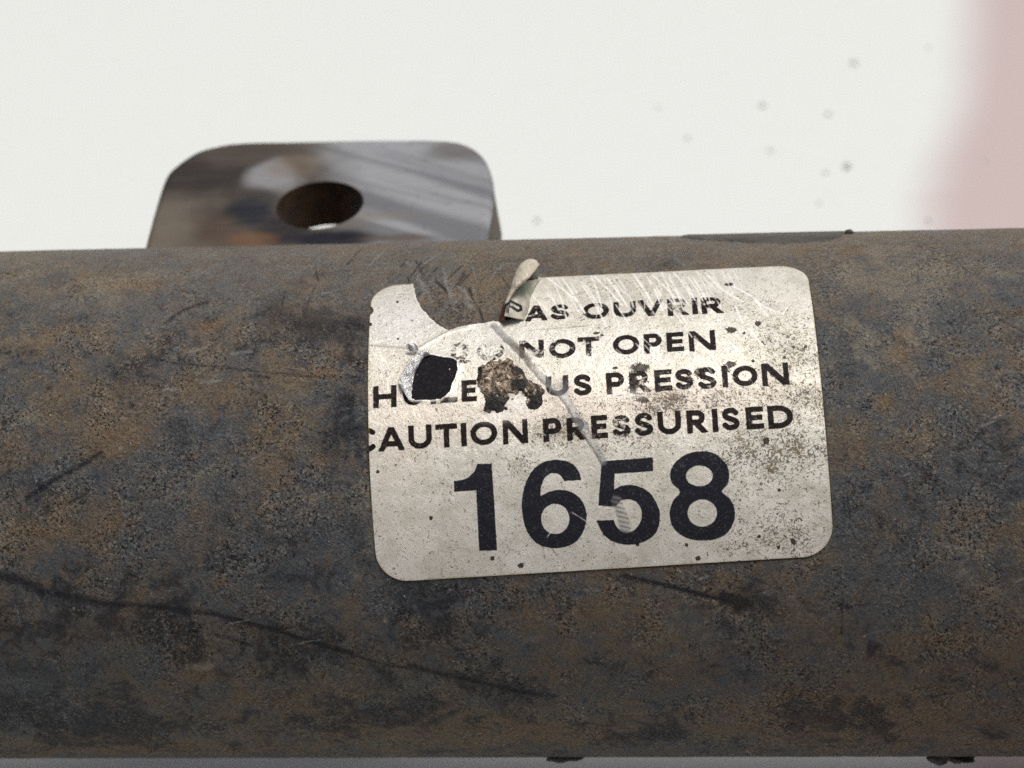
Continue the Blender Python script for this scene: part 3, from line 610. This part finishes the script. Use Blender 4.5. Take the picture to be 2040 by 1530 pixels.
    for q, wd in [([(1410, 552), (1440, 580), (1480, 603)], 2), ([(1462, 573), (1495, 590), (1520, 612), (1545, 622), (1560, 627)], 2.2), ([(1560, 627), (1570, 612)], 1.8), ([(1500, 595), (1530, 632)], 1.6), ([(1265, 552), (1300, 608)], 2.2), ([(1185, 553), (1240, 610)], 2), ([(1210, 556), (1250, 612)], 2.2), ([(1465, 612), (1480, 645)], 1.6),
                  ([(1300, 550), (1345, 595)], 1.8), ([(1342, 545), (1380, 590)], 1.8), ([(1092, 556), (1150, 602)], 2), ([(1120, 556), (1165, 625)], 2), ([(1060, 590), (1095, 625)], 1.6), ([(1490, 655), (1520, 690)], 1.6)]: stroke(scr, q, wd)
    dc = np.minimum(seg_dist(P, crease), 9); dc2 = seg_dist(P, crease2)
    sd_c = dc*np.where(np.interp(P[:, 1], crease[::-1, 1], crease[::-1, 0]) > P[:, 0], -1, 1)+.34*(fbm(P, .9, 4, 36)-.5)
    wc = np.interp(P[:, 1], crease[::-1, 1][[0, 6, 14, 20, -1]], [.30, .38, .42, .40, .30])
    rub = sstep(wc+.13, wc-.14, np.abs(sd_c))*(.70+.38*fbm(P, .8, 3, 5))*(.75+.25*sstep(.3, -.3, sd_c))
    edge_dk = .55*np.exp(-((sd_c+wc*.8)/.09)**2)*sstep(1.2, .4, dc)  # shaded left side of the crease, painted dark
    rub2 = sstep(.62, .42, dc2+.15*fbm(P, 1.5, 2, 37)); rub = np.maximum(rub, rub2*(.6+.35*np.sin(P[:, 1]*16+P[:, 0]*5))*.9)
    rub = np.maximum(rub, .7*g(1120, 778, 18, 20))
    core = LP([(1004, 668), (1026, 690), (1046, 712), (1062, 734)]); dk_ = np.exp(-(seg_dist(P, core)/.30)**2)
    line = np.maximum.reduce([edge_dk, .85*dk_*1.3*g(1045, 706, 34, 34), .9*np.exp(-(seg_dist(P, fold1)/.05)**2), .75*np.exp(-(seg_dist(P, fold2)/.05)**2), .9*np.exp(-(seg_dist(P, fold3)/.05)**2)])*(.4+.9*vnoise(P, 1.1, 8))
    hp_ = poly_sdf(P, hole_poly); scab = np.zeros(n)
    for x, y, rx, ry in blobs: scab = np.maximum(scab, 1.25*np.exp(-((P-LP([(x, y)])[0])**2/[(rx/22.)**2, (ry/20.)**2]).sum(1)*.8))
    for x, y, rx, ry, s in [(1275, 735, 22, 14, 1.0), (1262, 765, 12, 30, .95), (1280, 797, 20, 8, .9), (1372, 757, 12, 8, 1.0), (1395, 745, 14, 14, .9), (1445, 738, 10, 12, 1.0), (925, 722, 16, 6, .7), (912, 727, 8, 6, .8), (1390, 905, 10, 8, .4), (930, 690, 20, 5, .5)]: scab = np.maximum(scab, s*g(x, y, rx, ry))
    bd = poly_sdf(P, black_poly); white = .95*np.exp(-(np.maximum(bd, 0)/(.08+.22*vnoise(P, .8, 77)))**2); white = np.maximum(white, .85*np.exp(-(seg_dist(P, LP([(1054, 698), (1076, 722), (1096, 748)]))/.10)**2))  # white torn rim, plus a highlight painted along the crease's right side
    for x, y, rx, ry, s in [(902, 778, 12, 18, .7), (1035, 805, 30, 18, 1.0), (1000, 828, 45, 10, .9), (1240, 790, 40, 10, .55), (840, 600, 20, 20, .15)]: white = np.maximum(white, s*g(x, y, rx, ry))
    white = np.maximum(white, .95*np.exp(-(np.maximum(hp_, 0)/(.05+.22*vnoise(P, .7, 79)))**2))
    warm = np.clip(.9*g(1050, 800, 300, 55)+.8*g(1260, 795, 160, 30)+.45*g(1450, 800, 200, 60)+.5*g(800, 900, 80, 200), 0, 1)  # warm highlight band painted across the middle, plus a warmer left side
    cool = np.clip(1.1*g(800, 640, 90, 55)+.55*g(1250, 690, 110, 40)+.5*g(980, 680, 80, 30), 0, 1)
    rd = rrect(P); edge = np.exp(-(rd/.16)**2)*(.5+.6*vnoise(P, .4, 15))
    # relief: creases, lifted torn edges, gentle bubbles
    h = .10+.035*(fbm(P, .35, 3, 21)-.5)+.02*(fbm(P, 1.6, 2, 22)-.5)
    side = np.sign(np.interp(P[:, 1], crease[::-1, 1], crease[::-1, 0])-P[:, 0])
    cw = .35+.25*vnoise(P, .5, 33); h += (.11*np.exp(-(np.maximum(dc*np.where(side > 0, -1, 1)+.25, 0)/.45)**2)*np.exp(-(dc/.8)**2)-.05*np.exp(-(dc/cw)**2))+.07*np.exp(-(dc2/.4)**2)
    h += .12*np.exp(-(np.maximum(bd, 0)/.35)**2)*(.3+fbm(P, 1.2, 2, 78))+.06*np.exp(-(seg_dist(P, fold2)/.18)**2)+.05*np.exp(-(seg_dist(P, fold1)/.15)**2)
    hp = poly_sdf(P, hole_poly); h += .05*np.exp(-(np.maximum(hp, 0)/.3)**2)*fbm(P, .9, 2, 30)
    A = dict(ink=ink, num=num, wear=np.clip(wear, 0, 1), dirt=dirt, scr=scr, rub=np.clip(rub, 0, 1), line=np.clip(line, 0, 1), scab=scab, white=white, warm=warm, cool=cool, edge=edge)
    V = tube_pt(from_lab(P), np.maximum(h, .05))
    fo = owner[F]; fown = np.where((fo >= 0).sum(1) >= 3, fo.max(1), -1)
    def sub(name, F_, parent, extra=None):
        used = np.unique(F_); mp = np.full(n, -1); mp[used] = np.arange(len(used)); V_ = V[used]; A_ = {k: v[used] for k, v in A.items()}; Fs = [mp[F_]]
        if extra is not None:
            b = np.unique(extra); m2 = np.full(n, -1); m2[b] = np.arange(len(b))+len(V_); skin = tube_pt(from_lab(P[b]), -.03)
            # edge wall down to the tube; own copies keep the top smooth
            Vt = V[b]; m3 = m2+len(b); V_ = np.vstack([V_, Vt, skin]); A_ = {k: np.concatenate([v, A[k][b], A[k][b]]) for k, v in A_.items()}
            Fs.append(np.stack([m2[extra[:, 1]], m2[extra[:, 0]], m3[extra[:, 0]], m3[extra[:, 1]]], 1))
        return mesh_obj(name, V_, Fs, M_LABEL, parent, A_)
    st = sub('sticker', F[fown < 0], root, be)
    tag(st, 'torn silver-cream warning sticker')
    for i, (nm, lab) in enumerate(groups):
        f = F[fown == i]
        if len(f): tag(sub(nm, f, st), lab)
    return st
sticker = build_label()

def patch(name, poly, h_fn, mat, parent, step=.07, attrs=None, jag=.0):
    fn = lambda P: poly_sdf(P, poly)+jag*(fbm(P, 2.0, 4, 41)-.5)
    lo, hi = poly.min(0)-.2, poly.max(0)+.2
    P, F, be = masked_grid(lo[0], hi[0], lo[1], hi[1], step, fn); dd = fn(P); h = h_fn(P, dd)
    b = np.unique(be); n = len(P); m2 = np.full(n, -1); m2[b] = np.arange(len(b))+n
    V = np.vstack([tube_pt(from_lab(P), h), tube_pt(from_lab(P[b]), -.03)])
    side = np.stack([be[:, 1], be[:, 0], m2[be[:, 0]], m2[be[:, 1]]], 1)
    A = {k: np.concatenate([f(P), f(P[b])]) for k, f in (attrs or {}).items()}
    return mesh_obj(name, V, [F, side], mat, parent, A)
tag(patch('exposed_adhesive', smooth_loop(black_poly, 3), lambda P, d: .16+.05*fbm(P, 1.2, 3, 5), M_BLACK, sticker), 'black patch showing through the tear')

crum_poly = LP([(955, 735), (975, 722), (1010, 718), (1038, 732), (1050, 755), (1066, 757), (1082, 773), (1085, 800), (1074, 812), (1055, 816), (1047, 797), (1038, 784), (1020, 787), (1014, 800), (1010, 815), (992, 823), (964, 819), (969, 800), (958, 780), (952, 756)])
bl = LP([(990, 806), (1070, 802), (1036, 768), (958, 745), (1040, 740)]); br = [(1.3, 1.15), (1.0, 1.1), (.9, .65), (.35, .7), (.6, .5)]
def crum_black(P):
    o = np.zeros(len(P))
    P = P+.9*np.stack([fbm(P, .9, 3, 81)-.5, fbm(P, .9, 3, 82)-.5], 1)
    for c, (a, b) in zip(bl, br): o = np.maximum(o, np.exp(-(((P-c)/[a, b])**2).sum(1)))
    return o
def crum_h(P, d):
    rg_ = 1-np.abs(2*fbm(P+.35*fbm(P, 1.1, 2, 3)[:, None], .9, 3, 50)-1); rg2 = 1-np.abs(2*fbm(P, 2.3, 2, 51)-1)
    return .12+np.clip(-d*2.5, 0, 1)*(.05+.28*rg_**3*(1-.8*crum_black(P))+.13*rg2**2)
tag(patch('crumpled_tear', crum_poly, crum_h, M_CRUM, sticker, .05, {'black': crum_black}, 1.0), 'crumpled brown and black scuffed tear')

def ribbon(name, left, right, hl, hm, hr, mat, parent, attrs=None, n=36, m=12, bow=1.0, wob=.0):
    """strip between two outlines of photo points, heights over the tube along left, middle and right"""
    L = smooth_loop(left, 8, False); Rr = smooth_loop(right, 8, False)
    rs = lambda q, k: np.stack([np.interp(np.linspace(0, 1, k), np.linspace(0, 1, len(q)), q[:, i]) for i in range(q.shape[1])], 1)
    L, Rr = rs(L, n), rs(Rr, n); hs = [np.interp(np.linspace(0, 1, n), np.linspace(0, 1, len(x)), x) for x in (hl, hm, hr)]
    u = np.linspace(0, 1, m); px = L[:, None]*(1-u)[None, :, None]+Rr[:, None]*u[None, :, None]
    h = hs[0][:, None]*((1-u)*(1-2*u))[None]+hs[1][:, None]*(4*u*(1-u))[None]+hs[2][:, None]*(u*(2*u-1))[None]
    px = px.reshape(-1, 2); h = h.ravel()
    if wob: h = h+wob*(fbm(px/22., 1.3, 3, 60)-.5)
    xs = tube_xs(px, h); V = tube_pt(xs, h)
    i = (np.arange(n-1)[:, None]*m+np.arange(m-1)).ravel(); F = np.stack([i, i+1, i+m+1, i+m], 1)
    A = {k: f(px) for k, f in (attrs or {}).items()}
    o = mesh_obj(name, V, F, mat, parent, A)
    md = o.modifiers.new('thickness', 'SOLIDIFY'); md.thickness = .09*MM; md.offset = 0
    return o
tag(ribbon('torn_fold', [(850, 696), (836, 701), (822, 714), (808, 735), (797, 750), (794, 760), (798, 770), (804, 780), (812, 793), (819, 800)],
       [(858, 707), (846, 711), (838, 720), (832, 732), (826, 744), (823, 758), (821, 775), (820, 786), (820, 796), (822, 800)],
       [.5, .55, .65, .7, .7, .45, .2], [.55, .6, .7, .75, .6, .4, .2], [.22, .22, .22, .22, .2, .2, .16], M_FOIL, sticker, wob=.9), 'bright white folded foil edge')
tag(ribbon('torn_fold', [(811, 694), (810, 687), (814, 683), (820, 688), (826, 683), (830, 688)], [(818, 702), (818, 700), (822, 700), (826, 702), (831, 700), (834, 698)],
       [.8, 1.0, 1.0], [.6, .7, .6], [.3, .3, .3], M_FOIL, sticker, wob=.5), 'small white curled sliver')
p_ink = lambda px: np.minimum.reduce([seg_dist(px, np.array([(1012, 598), (1024, 604), (1037, 611)], float))-2.2, seg_dist(px, np.array([(1037, 611), (1038, 617), (1031, 620), (1019, 612)], float))-2.4, seg_dist(px, np.array([(1013, 602), (1011, 624)], float))-2.6])/22.
grn = lambda px: np.clip(1.1*np.exp(-(((px-[1032, 576])/[20, 14])**2).sum(1))+.5*np.exp(-(((px-[1014, 610])/[8, 18])**2).sum(1)), 0, 1)
tag(ribbon('peeled_strip', [(1030, 563), (1018, 578), (1013, 590), (1010, 605), (1007, 620), (1004, 630)], [(1078, 555), (1066, 572), (1060, 585), (1055, 605), (1051, 622), (1046, 638)],
       [1.0, 1.3, 1.3, 1.2, 1.1], [.9, .95, .9, .8, .7], [.10, .10, .10, .10, .12], M_CURL, sticker, {'ink': p_ink, 'green': grn}, wob=.25), 'lifted strip with part of a letter P')
tag(ribbon('curled_tip', [(1005, 606), (1011, 590), (1018, 570), (1024, 550), (1032, 533), (1043, 521), (1056, 516), (1068, 519)], [(1012, 603), (1020, 588), (1030, 574), (1042, 564), (1054, 554), (1063, 543), (1070, 534), (1074, 527)],
       [1.3, 1.6, 1.9, 2.0, 1.7, 1.2], [1.5, 2.0, 2.6, 2.8, 2.4, 1.6], [1.4, 1.8, 2.3, 2.5, 2.1, 1.4], M_PAPER, sticker, wob=.4), 'curled cream tip showing its back')
tag(ribbon('glue_edge', [(1017, 582), (1008, 596), (1002, 612), (997, 628), (993, 640)], [(1019, 584), (1013, 598), (1010, 613), (1008, 627), (1006, 641)],
       [.15, .12, .10, .10], [.5, .5, .4, .3], [1.0, 1.0, .9, .6], M_GLUE, sticker, wob=.15), 'red-brown glue along the peeled edge')

# ------------------------------------------------------------------ dark film, grease lumps
film = to_lab(tube_xs([(1360, 474), (1400, 477), (1440, 480), (1500, 484), (1580, 486), (1640, 482), (1672, 475), (1688, 465)]))
xs_f = tube_xs([(1360, 474), (1400, 477), (1440, 480), (1500, 484), (1580, 486), (1640, 482), (1672, 475), (1688, 465)])
xs_f = np.vstack([xs_f, [[xs_f[-1, 0]+.2, 42], [xs_f[0, 0], 42]]])
tag(patch('dark_film', to_lab(xs_f), lambda P, d: .04+.05*np.clip(-d/.6, 0, 1)+.04*fbm(P, .5, 3, 4), M_FILM, root, .12, None, .55), 'dark grey film along the upper edge')
def on_tube(px, h): return tube_pt(tube_xs([px], h), h)[0]
blob('paint_chip', on_tube((1692, 464), .1), .36, .3, .36, M_FILM, root, 3, .4)
def sil_pt(x_px, low=True):
    # a point on the lower outline of the tube below photo column x
    dd = math.hypot(cam_p[1], cam_p[2]); a = math.atan2(cam_p[2], cam_p[1]); t = a+math.acos(R/dd)
    x = plane_pt([(x_px, 1512)], -R*.85)[0, 0]; return np.array([x, R*math.cos(t), R*math.sin(t)])
for k, (x, rx, rz) in enumerate([(1130, 1.7, .55), (1858, 1.2, 1.0), (1900, 1.6, .5)]):
    o = blob('grease_lump', sil_pt(x)+[0, .3, 0], rx, .9, rz, M_GREASE, root, 11+k, .55, 12, 20)

# ------------------------------------------------------------------ mounting lug behind the tube
ZP, TH = 13.0, 5.6
out = plane_pt(smooth_loop([(283, 540), (288, 495), (312, 405), (331, 350), (352, 326), (392, 300), (440, 287), (490, 281), (600, 279), (700, 277), (800, 276), (880, 277), (922, 283), (955, 302), (975, 333), (984, 372), (980, 420), (970, 478), (962, 540)], 5, False), ZP)
out = np.vstack([out, [[out[-1, 0]-.5, 19], [out[0, 0]+.5, 19]]])
hc = plane_pt([(637, 408), (551, 408), (723, 408)], ZP); hr = np.linalg.norm(hc[1]-hc[2])/2; hc = hc[0]
lug_sdf = lambda P: np.maximum(poly_sdf(P, out), hr-np.linalg.norm(P-hc, axis=1))
def build_lug():
    lo, hi = out.min(0)-.3, out.max(0)+.3
    P, F, be = masked_grid(lo[0], hi[0], lo[1], hi[1], .3, lug_sdf); n = len(P)
    V = np.c_[P, np.full(n, ZP)]; V[:, 2] -= .35*np.exp(-(np.maximum(-poly_sdf(P, out), 0)/.28)**2)
    # colours of oil, rust and bright wear; blue-grey right side imitates sky reflection
    def pos(x, y): return plane_pt([(x, y)], ZP)[0]
    d0 = pos(690, 285); d1 = pos(985, 365); dr = (d1-d0)/np.linalg.norm(d1-d0); nr = np.array([-dr[1], dr[0]])
    U = np.stack([(P-d0)@dr*.03, (P-d0)@nr*.42], 1); st_ = fbm(U, 1.0, 4, 71); t = sstep(pos(520, 400)[0], pos(700, 400)[0], P[:, 0]+.35*P[:, 1]-.35*d0[1]+3*(fbm(P, .2, 3, 72)-.5))
    right = np.array([.165, .175, .188])+np.outer(sstep(.38, .66, st_), (.15, .158, .165)); left = np.array([.100, .085, .066])+np.outer(fbm(P, .3, 3, 73)-.5, (.12, .10, .07))
    col = left*(1-t)[:, None]+right*t[:, None]
    def bl_(x, y, rx, ry, c, s):
        nonlocal col
        q = plane_pt([(x, y), (x+rx, y), (x, y+ry), (x, y-ry)], ZP); a = abs(q[1, 0]-q[0, 0]); b = abs(q[2, 1]-q[3, 1])/2
        jig = (fbm(P, .22, 4, int(x+y))-.5)*1.1; k = s*sstep(1.5, .5, np.sqrt((((P-q[0])/[a, b])**2).sum(1))+jig)
        col = col*(1-k[:, None])+np.outer(k, c)
    bl_(400, 340, 190, 60, (.036, .030, .025), 1.0); bl_(520, 305, 120, 22, (.075, .060, .048), .85); bl_(340, 440, 60, 60, (.17, .145, .11), .6); bl_(450, 450, 60, 40, (.075, .050, .034), .75)
    bl_(545, 352, 50, 26, (.30, .31, .32), .8); bl_(590, 330, 40, 20, (.20, .16, .11), .5); bl_(500, 425, 50, 36, (.016, .018, .023), 1.0); bl_(560, 462, 60, 26, (.022, .019, .019), .95); bl_(495, 478, 46, 14, (.16, .085, .04), .65); bl_(660, 476, 80, 16, (.010, .010, .016), 1.0)
    bl_(780, 474, 80, 7, (.10, .075, .05), .8); bl_(920, 300, 70, 18, (.13, .12, .11), .7); bl_(760, 430, 90, 10, (.20, .17, .13), .5)
    ob = np.linalg.norm(P[be[:, 0]]-hc, axis=1) < hr+.2; bo, bh = be[~ob], be[ob]
    me = mesh_obj('mounting_lug', V, F, M_LUG, root, {'tint': col})
    yk = plane_pt([(985, 372)], ZP)[0, 1]; xk = plane_pt([(960, 400)], ZP)[0, 0]
    def wall(name, e, mat, flare):
        b = np.unique(e); mp = np.full(n, -1); mp[b] = np.arange(len(b)); A_ = V[b]; B_ = A_.copy(); B_[:, 2] = ZP-TH
        if flare: B_[:, 0] += .45*((A_[:, 0] > xk) & (A_[:, 1] < yk))*np.clip((yk-A_[:, 1])/.6, 0, 1); 
        k = len(b); Fw = np.stack([mp[e[:, 1]], mp[e[:, 0]], mp[e[:, 0]]+k, mp[e[:, 1]]+k], 1)
        return mesh_obj(name, np.vstack([A_, B_]), Fw, mat, me)
    wall('cut_edge', bo, M_EDGE, True); wall('bolt_hole', bh, M_HOLE, False)
    under = V.copy(); under[:, 2] = ZP-TH; mesh_obj('underside', under, F[:, ::-1], M_EDGE, me)
build_lug()
